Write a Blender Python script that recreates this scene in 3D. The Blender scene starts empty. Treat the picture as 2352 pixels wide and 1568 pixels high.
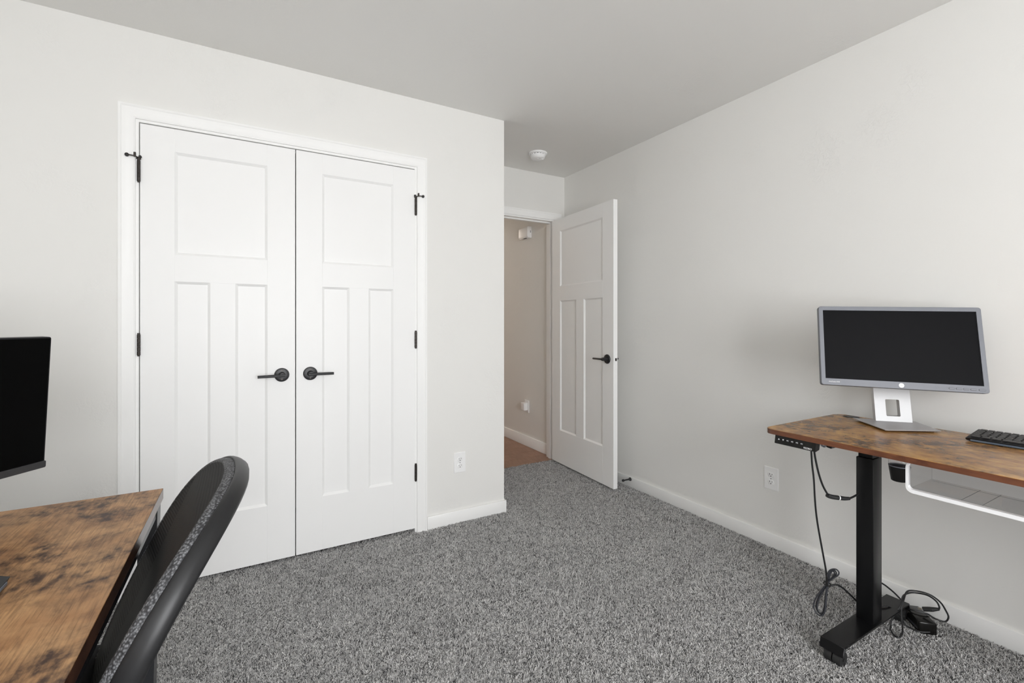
import bpy, bmesh, math, random
from mathutils import Vector, Matrix
random.seed(7)
R = math.radians
scene = bpy.context.scene
col = scene.collection

# ------------------------------------------------------------------ camera
F_PX, W_PX = 1058.83, 2352.0
cam_d = bpy.data.cameras.new('camera')
cam = bpy.data.objects.new('camera', cam_d)
col.objects.link(cam)
cam.location = (0, 0, 1.1769)
cam.rotation_euler = (R(90), 0, R(-29.878))
cam_d.sensor_width = 36.0
cam_d.lens = 36.0 * F_PX / W_PX
cam_d.shift_y = -(784.0 - 741.3) / W_PX
cam_d.clip_start = 0.02
scene.camera = cam

# ------------------------------------------------------------------ daylight, exposure
SKY = 15.6
world = bpy.data.worlds.new('overcast_sky')
scene.world = world
world.use_nodes = True
wn = world.node_tree.nodes['Background']
wn.inputs[0].default_value = (0.98, 0.99, 1.0, 1)
wn.inputs[1].default_value = SKY

WIN = (-.45, 1.15, 0.45, 2.20)          # window opening in the wall behind the camera: x0, x1, z0, z1
YB = -2.0                              # that wall's inner face
def portal(name, sx, sy, loc, rot):
    pl = bpy.data.lights.new(name, 'AREA')
    pl.shape = 'RECTANGLE'
    pl.size = sx
    pl.size_y = sy
    pl.cycles.is_portal = True          # guides the sky's light through the window
    o = bpy.data.objects.new(name, pl)
    o.location = loc
    o.rotation_euler = rot
    col.objects.link(o)
portal('window_daylight', WIN[1] - WIN[0], WIN[3] - WIN[2], ((WIN[0] + WIN[1]) / 2, YB - .14, (WIN[2] + WIN[3]) / 2), (R(90), 0, 0))

vs = scene.view_settings
scene.display_settings.display_device = 'sRGB'
vs.view_transform = 'Standard'
vs.look = 'None'
vs.gamma = 1.0
vs.use_curve_mapping = False
vs.exposure = 0.0
cy = scene.cycles
cy.max_bounces = 16
cy.diffuse_bounces = 10
cy.glossy_bounces = 6
cy.transparent_max_bounces = 16
cy.use_denoising = True
cy.adaptive_threshold = 0.015
cy.caustics_reflective = False
cy.caustics_refractive = False

# ------------------------------------------------------------------ materials
MATS = {}
def mat(name, color=(.8, .8, .8), rough=.5, metal=0.0, spec=.5, bump=None, coat=0.0):
    m = bpy.data.materials.new(name)
    m.use_nodes = True
    nt = m.node_tree
    b = nt.nodes['Principled BSDF']
    b.inputs['Base Color'].default_value = (*color, 1)
    b.inputs['Roughness'].default_value = rough
    b.inputs['Metallic'].default_value = metal
    b.inputs['Specular IOR Level'].default_value = spec
    b.inputs['Coat Weight'].default_value = coat
    if bump:
        sc, strength, dist, detail = bump
        tc = nt.nodes.new('ShaderNodeTexCoord')
        n = nt.nodes.new('ShaderNodeTexNoise')
        n.inputs['Scale'].default_value = sc
        n.inputs['Detail'].default_value = detail
        bp = nt.nodes.new('ShaderNodeBump')
        bp.inputs['Strength'].default_value = strength
        bp.inputs['Distance'].default_value = dist
        nt.links.new(tc.outputs['Object'], n.inputs['Vector'])
        nt.links.new(n.outputs['Fac'], bp.inputs['Height'])
        nt.links.new(bp.outputs['Normal'], b.inputs['Normal'])
    MATS[name] = m
    return m

def N(nt, typ, **kw):
    n = nt.nodes.new(typ)
    for k, v in kw.items():
        if k in n.inputs:
            n.inputs[k].default_value = v
        else:
            setattr(n, k, v)
    return n

def ramp(nt, stops, interp='LINEAR'):
    r = nt.nodes.new('ShaderNodeValToRGB')
    r.color_ramp.interpolation = interp
    e = r.color_ramp.elements
    while len(e) > 1:
        e.remove(e[-1])
    for i, (p, c) in enumerate(stops):
        x = e[0] if i == 0 else e.new(p)
        x.position = p
        x.color = (*c, 1) if len(c) == 3 else c
    return r

def plaster(name, color):
    """painted drywall with a faint trowelled knock-down relief"""
    m = mat(name, color, .62, 0, .35)
    nt = m.node_tree
    b = nt.nodes['Principled BSDF']
    tc = N(nt, 'ShaderNodeTexCoord')
    big = N(nt, 'ShaderNodeTexNoise', Scale=3.2, Detail=3.0, Roughness=.6)
    mask = ramp(nt, [(.52, (0, 0, 0)), (.68, (1, 1, 1))])
    fine = N(nt, 'ShaderNodeTexNoise', Scale=46.0, Detail=4.0, Roughness=.65, Distortion=1.2)
    edge = ramp(nt, [(.46, (0, 0, 0)), (.56, (1, 1, 1))])
    mul = N(nt, 'ShaderNodeMath', operation='MULTIPLY')
    bp = N(nt, 'ShaderNodeBump', Strength=.55, Distance=.0011)
    L = nt.links.new
    L(tc.outputs['Object'], big.inputs['Vector'])
    L(tc.outputs['Object'], fine.inputs['Vector'])
    L(big.outputs['Fac'], mask.inputs['Fac'])
    L(fine.outputs['Fac'], edge.inputs['Fac'])
    L(mask.outputs['Color'], mul.inputs[0])
    L(edge.outputs['Color'], mul.inputs[1])
    L(mul.outputs['Value'], bp.inputs['Height'])
    L(bp.outputs['Normal'], b.inputs['Normal'])
    return m

def rustic(name, seed, rough=.32, light=(.46, .245, .105), mid=(.27, .125, .055), dark=(.05, .028, .02), spec=.5, lo=.40, hi=.60):
    """brown wood-grain laminate, grain along local Y, with dark smoky patches"""
    m = mat(name, mid, rough, 0, spec)
    nt = m.node_tree
    b = nt.nodes['Principled BSDF']
    L = nt.links.new
    tc = N(nt, 'ShaderNodeTexCoord')
    mp0 = N(nt, 'ShaderNodeMapping'); mp0.inputs['Location'].default_value = (seed, seed * 1.7, 0)
    L(tc.outputs['Object'], mp0.inputs['Vector'])
    def noise(sc, scale=1.0, detail=4.0, rgh=.55, dist=0.0):
        mp = N(nt, 'ShaderNodeMapping'); mp.inputs['Scale'].default_value = sc
        n = N(nt, 'ShaderNodeTexNoise', Scale=scale, Detail=detail, Roughness=rgh, Distortion=dist)
        L(mp0.outputs['Vector'], mp.inputs['Vector']); L(mp.outputs['Vector'], n.inputs['Vector'])
        return n
    tone = noise((9, 8.0, 9), 1.0, 8.0, .66, .4)
    grain = noise((330, 14, 330), 1.0, 4.0, .6, .2)
    patch = noise((6.5, 6.0, 6.5), 1.0, 8.0, .66, .5)
    fleck = noise((40, 22, 40), 1.0, 4.0, .6)
    r1 = ramp(nt, [(.30, mid), (.46, tuple((a + c) / 2 for a, c in zip(mid, light))), (.62, light)])
    L(tone.outputs['Fac'], r1.inputs['Fac'])
    g = ramp(nt, [(.34, (.55, .53, .52)), (.50, (.95, .95, .95)), (.66, (1.1, 1.1, 1.1))])
    L(grain.outputs['Fac'], g.inputs['Fac'])
    mx = N(nt, 'ShaderNodeMix', data_type='RGBA', blend_type='MULTIPLY'); mx.inputs['Factor'].default_value = .8
    L(r1.outputs['Color'], mx.inputs['A']); L(g.outputs['Color'], mx.inputs['B'])
    pr = ramp(nt, [(lo, (1, 1, 1)), (lo + .06, (.55, .55, .55)), (hi, (0, 0, 0))])
    L(patch.outputs['Fac'], pr.inputs['Fac'])
    fr = ramp(nt, [(.36, (.1, .1, .1)), (.60, (1, 1, 1))])
    L(fleck.outputs['Fac'], fr.inputs['Fac'])
    pm = N(nt, 'ShaderNodeMath', operation='MULTIPLY')
    L(pr.outputs['Color'], pm.inputs[0]); L(fr.outputs['Color'], pm.inputs[1])
    mx2 = N(nt, 'ShaderNodeMix', data_type='RGBA')
    L(pm.outputs['Value'], mx2.inputs['Factor'])
    L(mx.outputs['Result'], mx2.inputs['A']); mx2.inputs['B'].default_value = (*dark, 1)
    L(mx2.outputs['Result'], b.inputs['Base Color'])
    bp = N(nt, 'ShaderNodeBump', Strength=.12, Distance=.0004)
    L(grain.outputs['Fac'], bp.inputs['Height']); L(bp.outputs['Normal'], b.inputs['Normal'])
    return m

wall_paint = plaster('wall_paint', (.80, .794, .772))
ceiling_paint = plaster('ceiling_paint', (.80, .794, .775))
trim_white = mat('trim_white', (.905, .905, .895), .38, 0, .45)
door_white = mat('door_white', (.895, .895, .89), .42, 0, .4)
plate_white = mat('plate_white', (.88, .88, .88), .35)
slot_dark = mat('slot_dark', (.02, .02, .02), .7)
black_metal = mat('black_metal', (.013, .013, .015), .40, .0, .5)
bronze = mat('dark_bronze', (.055, .048, .043), .34, .7)
rubber = mat('black_rubber', (.02, .02, .02), .6)
powder = mat('black_powder_coat', (.006, .006, .0065), .28, 0, .28, bump=(900, .15, .0002, 2))
leg_metal = mat('dark_grey_metal', (.022, .023, .026), .33, 0, .6)
black_plastic = mat('black_plastic', (.010, .010, .011), .42, 0, .3)
chair_plastic = mat('chair_black_plastic', (.012, .012, .013), .40, 0, .4)
gloss_plastic = mat('gloss_black_plastic', (.008, .0075, .007), .22, 0, .35)
cable_black = mat('cable_black', (.013, .013, .014), .45)
cable_grey = mat('cable_dark_grey', (.045, .047, .055), .42)
silver = mat('silver_plastic', (.17, .178, .20), .5, .15, .5, bump=(300, .12, .0003, 3))
alu_bright = mat('brushed_aluminium', (.54, .54, .545), .42, .2)
alu_base = mat('satin_aluminium_base', (.50, .49, .50), .4, .5)
screen_matte = mat('matte_screen', (.005, .005, .006), .5, 0, .07)
screen_black = mat('black_screen', (.002, .002, .002), .55, 0, .04)
logo_white = mat('logo_white', (.95, .95, .95), .4)
logo_grey = mat('logo_grey', (.5, .5, .5), .5)
print_white = mat('print_white', (.92, .92, .92), .5)
prong_brass = mat('plug_metal', (.75, .70, .6), .3, 1.0)
desk_top_r = rustic('rustic_brown_laminate', 3.1, .27, (.54, .285, .085), (.25, .108, .042), (.055, .030, .02), spec=.28, lo=.42, hi=.62)
desk_edge = rustic('red_brown_edge_band', 5.3, .34, (.20, .075, .035), (.16, .055, .025), (.09, .03, .016))
desk_top_l = rustic('rustic_brown_board', 11.7, .46, (.56, .325, .155), (.34, .165, .07), (.06, .032, .022), spec=.3, lo=.43, hi=.60)
board_edge = rustic('dark_brown_board_edge', 2.2, .22, (.16, .07, .04), (.10, .04, .025), (.03, .015, .01), spec=.6)
hall_wood = rustic('hall_floor_wood', 21.0, .42, (.36, .205, .135), (.28, .155, .10), (.19, .10, .065), lo=.3, hi=.5)
rim_white = mat('frosted_rim', (.92, .92, .93), .3)
kb_blue = mat('keyboard_underside', (.10, .13, .17), .35)
key_black = mat('keycap_black', (.018, .0165, .0165), .38)
outside_ground = mat('outside_ground', (.35, .36, .34), .9)

def clear_plastic():
    m = mat('clear_plastic', (1, 1, 1), .05)
    nt = m.node_tree
    nt.nodes.remove(nt.nodes['Principled BSDF'])
    out = nt.nodes['Material Output']
    tr = N(nt, 'ShaderNodeBsdfTransparent'); tr.inputs[0].default_value = (.955, .955, .96, 1)
    gl = N(nt, 'ShaderNodeBsdfGlossy'); gl.inputs['Roughness'].default_value = .06
    fr = N(nt, 'ShaderNodeFresnel'); fr.inputs['IOR'].default_value = 1.49
    geo = N(nt, 'ShaderNodeNewGeometry')
    inv = N(nt, 'ShaderNodeMath', operation='SUBTRACT'); inv.inputs[0].default_value = 1.0
    mul = N(nt, 'ShaderNodeMath', operation='MULTIPLY')
    mx = N(nt, 'ShaderNodeMixShader')
    L = nt.links.new
    L(geo.outputs['Backfacing'], inv.inputs[1]); L(inv.outputs[0], mul.inputs[0]); L(fr.outputs[0], mul.inputs[1])
    L(mul.outputs[0], mx.inputs[0]); L(tr.outputs[0], mx.inputs[1])
    L(gl.outputs[0], mx.inputs[2]); L(mx.outputs[0], out.inputs['Surface'])
    return m
clear = clear_plastic()

def mesh_fabric():
    m = mat('black_mesh_fabric', (.012, .012, .013), .6, 0, .3)
    nt = m.node_tree; b = nt.nodes['Principled BSDF']; L = nt.links.new
    tc = N(nt, 'ShaderNodeTexCoord')
    w = N(nt, 'ShaderNodeTexWave', wave_type='BANDS', bands_direction='Z', Scale=62.0, Distortion=.25)
    w2 = N(nt, 'ShaderNodeTexWave', wave_type='BANDS', bands_direction='Y', Scale=120.0, Distortion=.2)
    L(tc.outputs['Object'], w.inputs['Vector']); L(tc.outputs['Object'], w2.inputs['Vector'])
    mu = N(nt, 'ShaderNodeMath', operation='MULTIPLY'); L(w.outputs['Fac'], mu.inputs[0]); L(w2.outputs['Fac'], mu.inputs[1])
    r = ramp(nt, [(.15, (.003, .003, .003)), (.6, (.010, .010, .0105)), (1, (.036, .036, .038))])
    ad = N(nt, 'ShaderNodeMath', operation='ADD'); L(w.outputs['Fac'], ad.inputs[0]); L(mu.outputs[0], ad.inputs[1])
    hf = N(nt, 'ShaderNodeMath', operation='MULTIPLY'); hf.inputs[1].default_value = .5; L(ad.outputs[0], hf.inputs[0])
    L(hf.outputs[0], r.inputs['Fac']); L(r.outputs['Color'], b.inputs['Base Color'])
    bp = N(nt, 'ShaderNodeBump', Strength=.5, Distance=.001); L(w.outputs['Fac'], bp.inputs['Height']); L(bp.outputs['Normal'], b.inputs['Normal'])
    return m
mesh_black = mesh_fabric()

def welt_fabric():
    m = mat('woven_welt', (.1, .1, .1), .6)
    nt = m.node_tree; b = nt.nodes['Principled BSDF']; L = nt.links.new
    tc = N(nt, 'ShaderNodeTexCoord')
    v = N(nt, 'ShaderNodeTexVoronoi', Scale=300.0)
    L(tc.outputs['Object'], v.inputs['Vector'])
    r = ramp(nt, [(.15, (.20, .205, .215)), (.55, (.055, .056, .06)), (.8, (.02, .02, .022))])
    L(v.outputs['Distance'], r.inputs['Fac']); L(r.outputs['Color'], b.inputs['Base Color'])
    bp = N(nt, 'ShaderNodeBump', Strength=.6, Distance=.0015); bp.invert = True
    L(v.outputs['Distance'], bp.inputs['Height']); L(bp.outputs['Normal'], b.inputs['Normal'])
    return m
welt = welt_fabric()

def carpet_material():
    m = mat('grey_fleck_carpet', (.2, .2, .2), .9, 0, .1)
    nt = m.node_tree; b = nt.nodes['Principled BSDF']; L = nt.links.new
    oi = N(nt, 'ShaderNodeObjectInfo')
    at = N(nt, 'ShaderNodeAttribute', attribute_name='shade')
    ad = N(nt, 'ShaderNodeMath', operation='ADD'); fr = N(nt, 'ShaderNodeMath', operation='FRACT')
    L(oi.outputs['Random'], ad.inputs[0]); L(at.outputs['Fac'], ad.inputs[1]); L(ad.outputs[0], fr.inputs[0])
    r = ramp(nt, [(0, (.055, .054, .055)), (.12, (.17, .168, .168)), (.28, (.50, .492, .488)), (.58, (.70, .69, .685)), (.82, (.77, .76, .75)), (1, (.88, .87, .85))])
    L(fr.outputs[0], r.inputs['Fac']); L(r.outputs['Color'], b.inputs['Base Color'])
    return m
carpet_mat = carpet_material()
carpet_base = mat('carpet_backing', (.22, .217, .214), .95, 0, .1, bump=(400, .6, .002, 3))

# ------------------------------------------------------------------ mesh helpers
class MB:
    def __init__(s):
        s.bm = bmesh.new()
    def box(s, x0, x1, y0, y1, z0, z1, bev=0.0, seg=1):
        r = bmesh.ops.create_cube(s.bm, size=1.0)
        vv = r['verts']
        bmesh.ops.scale(s.bm, verts=vv, vec=(x1 - x0, y1 - y0, z1 - z0))
        bmesh.ops.translate(s.bm, verts=vv, vec=((x0 + x1) / 2, (y0 + y1) / 2, (z0 + z1) / 2))
        if bev > 0:
            ed = list({e for v in vv for e in v.link_edges})
            bmesh.ops.bevel(s.bm, geom=ed, offset=bev, segments=seg, profile=.5, affect='EDGES')
        return s
    def obox(s, M, sx, sy, sz, bev=0.0, seg=1):
        """box of given size about the origin of matrix M"""
        r = bmesh.ops.create_cube(s.bm, size=1.0)
        vv = r['verts']
        bmesh.ops.scale(s.bm, verts=vv, vec=(sx, sy, sz))
        if bev > 0:
            ed = list({e for v in vv for e in v.link_edges})
            rr = bmesh.ops.bevel(s.bm, geom=ed, offset=bev, segments=seg, profile=.5, affect='EDGES')
            vv = list({v for f in rr['faces'] for v in f.verts} | {v for v in vv if v.is_valid})
        bmesh.ops.transform(s.bm, matrix=M, verts=vv)
        return s
    def ring_loft(s, rings, closed_rings=True, cap0=True, cap1=True, loop=False):
        vr = [[s.bm.verts.new(p) for p in ring] for ring in rings]
        n = len(vr[0])
        m = len(vr)
        for i in range(m if loop else m - 1):
            a, b = vr[i], vr[(i + 1) % m]
            for j in range(n if closed_rings else n - 1):
                k = (j + 1) % n
                try:
                    s.bm.faces.new((a[j], a[k], b[k], b[j]))
                except ValueError:
                    pass
        if not loop:
            if cap0:
                s.bm.faces.new(list(reversed(vr[0])))
            if cap1:
                s.bm.faces.new(vr[-1])
        return s
    def cyl(s, p0, p1, r0, r1=None, n=20):
        p0, p1 = Vector(p0), Vector(p1)
        r1 = r0 if r1 is None else r1
        d = (p1 - p0).normalized()
        u = d.orthogonal().normalized()
        v = d.cross(u)
        rings = []
        for p, r in ((p0, r0), (p1, r1)):
            rings.append([p + u * r * math.cos(2 * math.pi * i / n) + v * r * math.sin(2 * math.pi * i / n) for i in range(n)])
        return s.ring_loft(rings)
    def lathe(s, prof, p0, axis, n=32):
        """prof: (distance along axis, radius)"""
        p0 = Vector(p0); d = Vector(axis).normalized()
        u = d.orthogonal().normalized(); v = d.cross(u)
        rings = [[p0 + d * a + u * r * math.cos(2 * math.pi * i / n) + v * r * math.sin(2 * math.pi * i / n) for i in range(n)] for a, r in prof]
        return s.ring_loft(rings)
    def tube(s, pts, r, n=8, smooth=4, closed=False):
        P = [Vector(p) for p in pts]
        if smooth > 1:
            Q = []
            m = len(P)
            for i in range(m if closed else m - 1):
                a = P[(i - 1) % m] if closed or i > 0 else P[0]
                b = P[i]; c = P[(i + 1) % m]
                d = P[(i + 2) % m] if closed or i + 2 < m else P[-1]
                for k in range(smooth):
                    t = k / smooth
                    Q.append(.5 * ((2 * b) + (c - a) * t + (2 * a - 5 * b + 4 * c - d) * t * t + (3 * b - a - 3 * c + d) * t ** 3))
            if not closed:
                Q.append(P[-1])
            P = Q
        m = len(P)
        rr = r if isinstance(r, (list, tuple)) else None
        rings = []
        u = None
        for i in range(m):
            if closed:
                t = P[(i + 1) % m] - P[(i - 1) % m]
            else:
                t = P[min(i + 1, m - 1)] - P[max(i - 1, 0)]
            t.normalize()
            if u is None:
                u = t.orthogonal().normalized()
            else:
                u = (u - t * u.dot(t))
                u = u.normalized() if u.length > 1e-6 else t.orthogonal().normalized()
            v = t.cross(u)
            q = r if rr is None else rr[0] + (rr[1] - rr[0]) * i / (m - 1)
            rings.append([P[i] + u * q * math.cos(2 * math.pi * j / n) + v * q * math.sin(2 * math.pi * j / n) for j in range(n)])
        return s.ring_loft(rings, loop=closed)
    def prism(s, poly, z0, z1, bev=0.0, M=None, seg=1):
        """poly: (x, y) counter-clockwise, extruded from z0 to z1"""
        a = [s.bm.verts.new((x, y, z0)) for x, y in poly]
        b = [s.bm.verts.new((x, y, z1)) for x, y in poly]
        n = len(poly)
        s.bm.faces.new(list(reversed(a)))
        top = s.bm.faces.new(b)
        for i in range(n):
            s.bm.faces.new((a[i], a[(i + 1) % n], b[(i + 1) % n], b[i]))
        vv = a + b
        if bev > 0:
            ed = list(top.edges)
            rr = bmesh.ops.bevel(s.bm, geom=ed, offset=bev, segments=seg, profile=.5, affect='EDGES')
            vv = [v for v in vv if v.is_valid] + [v for f in rr['faces'] for v in f.verts]
            vv = list(set(vv))
        if M is not None:
            bmesh.ops.transform(s.bm, matrix=M, verts=vv)
        return s
    def obj(s, name, material, parent=None, angle=35, local=False):
        if parent is not None and not local:
            o0 = ORIG.get(parent.name)
            if o0 is not None:
                bmesh.ops.transform(s.bm, matrix=o0.inverted(), verts=s.bm.verts[:])
        bmesh.ops.recalc_face_normals(s.bm, faces=s.bm.faces[:])
        me = bpy.data.meshes.new(name)
        s.bm.to_mesh(me)
        s.bm.free()
        me.materials.append(material)
        for p in me.polygons:
            p.use_smooth = True
        me.set_sharp_from_angle(angle=R(angle))
        o = bpy.data.objects.new(name, me)
        col.objects.link(o)
        if parent is not None:
            o.parent = parent
            if parent.name in ORIG:
                ORIG[o.name] = ORIG[parent.name]
        return o

ORIG = {}
def tag(o, label=None, cat=None, group=None, kind=None):
    if label: o['label'] = label
    if cat: o['category'] = cat
    if group: o['group'] = group
    if kind: o['kind'] = kind
    return o

def thing(name, label, cat, loc=(0, 0, 0), rz=0.0, group=None, kind=None):
    o = bpy.data.objects.new(name, None)
    o.empty_display_size = .05
    col.objects.link(o)
    o.location = loc
    o.rotation_euler = (0, 0, rz)
    ORIG[o.name] = Matrix.Translation(loc) @ Matrix.Rotation(rz, 4, 'Z')
    return tag(o, label, cat, group, kind)

def text(name, body, size, M, material, parent, shear=0.0, extrude=.0002, bold=0.0):
    """flat lettering; M places its local XY plane in the world"""
    c = bpy.data.curves.new(name, 'FONT')
    c.body = body
    c.size = size
    c.align_x = 'CENTER'
    c.align_y = 'CENTER'
    c.extrude = extrude
    c.shear = shear
    c.offset = bold
    c.materials.append(material)
    tmp = bpy.data.objects.new(name + '_curve', c)
    me = bpy.data.meshes.new_from_object(tmp)
    bpy.data.objects.remove(tmp)
    o = bpy.data.objects.new(name, me)
    col.objects.link(o)
    o.parent = parent
    M0 = ORIG.get(parent.name, Matrix.Identity(4))
    o.matrix_local = M0.inverted() @ M
    return o

def frame_matrix(origin, x, y, z):
    M = Matrix.Identity(4)
    for i, a in enumerate((x, y, z)):
        a = Vector(a).normalized()
        for k in range(3):
            M[k][i] = a[k]
    M.translation = Vector(origin)
    return M

def rrect(x0, x1, y0, y1, r, n=6):
    out = []
    for cx, cy, a0 in ((x1 - r, y0 + r, -90), (x1 - r, y1 - r, 0), (x0 + r, y1 - r, 90), (x0 + r, y0 + r, 180)):
        for i in range(n + 1):
            a = R(a0 + 90 * i / n)
            out.append((cx + r * math.cos(a), cy + r * math.sin(a)))
    return out

# ------------------------------------------------------------------ room numbers (metres)
H = 2.44
XL, XR = -0.93, 2.397            # left and right walls
YC = 2.525                       # closet wall
XC = 1.393                       # its outer corner
YA = 3.256                       # wall with the entry door
TH = 0.115
YH = 6.4                         # end of the hall
XHR = 2.325                      # hall's right wall
HB = 0.071                       # baseboard height above the pile

# ------------------------------------------------------------------ room shell
def struct(o, label, cat):
    return tag(o, label, cat, kind='structure')

fl = MB().box(XL - .15, XR + .15, YB - .2, YA + .012, -.10, -.008).obj('floor', carpet_base)
struct(fl, 'carpet backing under the grey fleck carpet of the bedroom', 'floor')
struct(MB().box(XL - .15, XR + .2, YB - .2, YH + .15, H, H + .1).obj('ceiling', ceiling_paint), 'flat pale grey ceiling with faint knock-down texture', 'ceiling')
struct(MB().box(XR, XR + TH, YB - .2, YA + TH, -.05, H).obj('wall_right', wall_paint), 'long light grey wall behind the standing desk', 'wall')
struct(MB().box(XL - TH, XL, YB - .2, YA + TH, -.05, H).obj('wall_left', wall_paint), 'light grey wall behind the wooden desk, outside the view', 'wall')

# closet wall with the double-door opening
CX0, CX1, CZ = -.405, .819, 2.0435
w = MB()
w.box(XL, CX0 - .018, YC, YC + TH, -.05, H)
w.box(CX1 + .018, XC, YC, YC + TH, -.05, H)
w.box(CX0 - .018, CX1 + .018, YC, YC + TH, CZ + .018, H)
struct(w.obj('wall_front', wall_paint), 'light grey wall around the white closet double doors', 'wall')
struct(MB().box(XC - TH, XC, YC + TH, YA, -.05, H).obj('wall_alcove_side', wall_paint), 'short wall returning from the closet to the entry door', 'wall')

# entry wall
EX0, EX1, EZ = 1.469, 2.287, 2.047
w = MB()
w.box(XL, EX0 - .018, YA, YA + TH, -.05, H)
w.box(EX1 + .018, XR, YA, YA + TH, -.05, H)
w.box(EX0 - .018, EX1 + .018, YA, YA + TH, EZ + .018, H)
struct(w.obj('wall_alcove_back', wall_paint), 'light grey wall above the open entry door', 'wall')

# wall behind the camera, with the window
w = MB()
w.box(XL - TH, WIN[0], YB - TH, YB, -.05, H)
w.box(WIN[1], XR + TH, YB - TH, YB, -.05, H)
w.box(WIN[0], WIN[1], YB - TH, YB, -.05, WIN[2])
w.box(WIN[0], WIN[1], YB - TH, YB, WIN[3], H)
struct(w.obj('wall_back', wall_paint), 'light grey wall with the window, behind the camera', 'wall')
wt = thing('window_1', 'white framed window in the wall behind the camera', 'window', (WIN[0], YB, WIN[2]), kind='structure')
f = MB(); t_ = .045
f.box(WIN[0], WIN[1], YB - .10, YB - .03, WIN[2], WIN[2] + t_)
f.box(WIN[0], WIN[1], YB - .10, YB - .03, WIN[3] - t_, WIN[3])
f.box(WIN[0], WIN[0] + t_, YB - .10, YB - .03, WIN[2] + t_, WIN[3] - t_)
f.box(WIN[1] - t_, WIN[1], YB - .10, YB - .03, WIN[2] + t_, WIN[3] - t_)
xm = (WIN[0] + WIN[1]) / 2
f.box(xm - .025, xm + .025, YB - .09, YB - .04, WIN[2] + t_, WIN[3] - t_)
f.obj('window_frame', trim_white, wt)
for a, b in ((WIN[0] + t_, xm - .025), (xm + .025, WIN[1] - t_)):
    MB().box(a, b, YB - .068, YB - .062, WIN[2] + t_, WIN[3] - t_).obj('pane', clear, wt)
MB().box(WIN[0] - .03, WIN[1] + .03, YB - .03, YB + .03, WIN[2] - .02, WIN[2], .003).obj('window_sill', trim_white, wt)

# hall
hall = thing('hall_floor', 'red-brown wood floor of the hall beyond the open door', 'floor', (1.0, YA, 0), kind='structure')
MB().box(.9, XHR + .1, YA + .012, YH, -.1, -.006).obj('subfloor', slot_dark, hall)
y = YA + .014
pw = .152
k = 0
while y < YH - .01:
    xj = 1.0 + ((k * 37) % 100) / 100 * 1.1
    y1 = min(y + pw, YH)
    for a, b in ((.95, xj), (xj, XHR)):
        MB().box(a + .0006, b - .0006, y + .0006, y1 - .0006, -.006, 0.0, .0008).obj('plank', hall_wood, hall)
    y += pw
    k += 1
struct(MB().box(XHR, XHR + .1, YA + TH, YH, -.05, H).obj('wall_hall_right', wall_paint), 'shaded hall wall seen through the open entry door', 'wall')
struct(MB().box(1.0, 1.1, YA + TH, YH, -.05, H).obj('wall_hall_left', wall_paint), 'hall wall out of view beyond the entry door', 'wall')
struct(MB().box(1.0, XHR + .1, YH, YH + .1, -.05, H).obj('wall_hall_end', wall_paint), 'end wall of the hall, out of view', 'wall')

# ------------------------------------------------------------------ trim
def casing(name, x0, x1, zt, y, label, depth_wall=TH, w_=.0565):
    """door casing swept with mitred corners, plus jamb; x0..x1 and zt are the opening"""
    root = thing(name, label, 'trim', ((x0 + x1) / 2, y, 0), kind='structure')
    rv = .011                                  # reveal
    prof = [(0, 0), (0, .009), (.006, .0115), (.028, .0125), (.034, .0145), (.044, .015), (.048, .0175), (w_, .0165), (w_, 0)]
    rings = []
    for cx, cz, sx, sz in ((x0 - rv, -.006, -1, 0), (x0 - rv, zt + rv, -1, 1), (x1 + rv, zt + rv, 1, 1), (x1 + rv, -.006, 1, 0)):
        rings.append([Vector((cx + sx * a, y - t, cz + sz * a)) for a, t in prof])
    MB().ring_loft(rings).obj('casing', trim_white, root, angle=20)
    j = MB()
    j.box(x0 - .018, x0, y + .0005, y + depth_wall, -.006, zt)
    j.box(x1, x1 + .018, y + .0005, y + depth_wall, -.006, zt)
    j.box(x0 - .018, x1 + .018, y + .0005, y + depth_wall, zt, zt + .018)
    j.obj('jamb', trim_white, root)
    st = MB()
    sy = y + .042
    st.box(x0, x0 + .011, sy, sy + .032, -.006, zt, .002)
    st.box(x1 - .011, x1, sy, sy + .032, -.006, zt, .002)
    st.box(x0 + .011, x1 - .011, sy, sy + .032, zt - .011, zt, .002)
    st.obj('door_stop_moulding', trim_white, root)
    return root
casing('trim_1', CX0, CX1, CZ, YC, 'white moulded casing around the closet double doors')
casing('trim_2', EX0, EX1, EZ, YA, 'white casing around the open entry doorway')

def board(name, boxes, label):
    b = MB()
    for q in boxes:
        b.box(*q, .0035, 2)
    struct(b.obj(name, trim_white), label, 'baseboard')
board('baseboard_front', [(CX1 + .071, XC + .012, YC - .012, YC, -.006, HB)], 'white baseboard under the outlet on the closet wall')
board('baseboard_front_left', [(XL, CX0 - .071, YC - .012, YC, -.006, HB)], 'white baseboard behind the wooden desk')
board('baseboard_alcove_side', [(XC, XC + .012, YC - .0115, YA - .02, -.006, HB)], 'white baseboard of the short return beside the entry')
board('baseboard_right', [(XR - .012, XR, YB, YA, -.006, HB)], 'long white baseboard along the right wall behind the standing desk')
board('baseboard_left', [(XL, XL + .012, YB, YC, -.006, HB)], 'white baseboard of the left wall, out of view')
board('baseboard_back', [(XL, XR, YB, YB + .012, -.006, HB)], 'white baseboard under the window, behind the camera')
board('baseboard_hall', [(XHR - .012, XHR, YA + TH, YH, 0, .098)], 'white baseboard of the hall wall beyond the open door')

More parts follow.
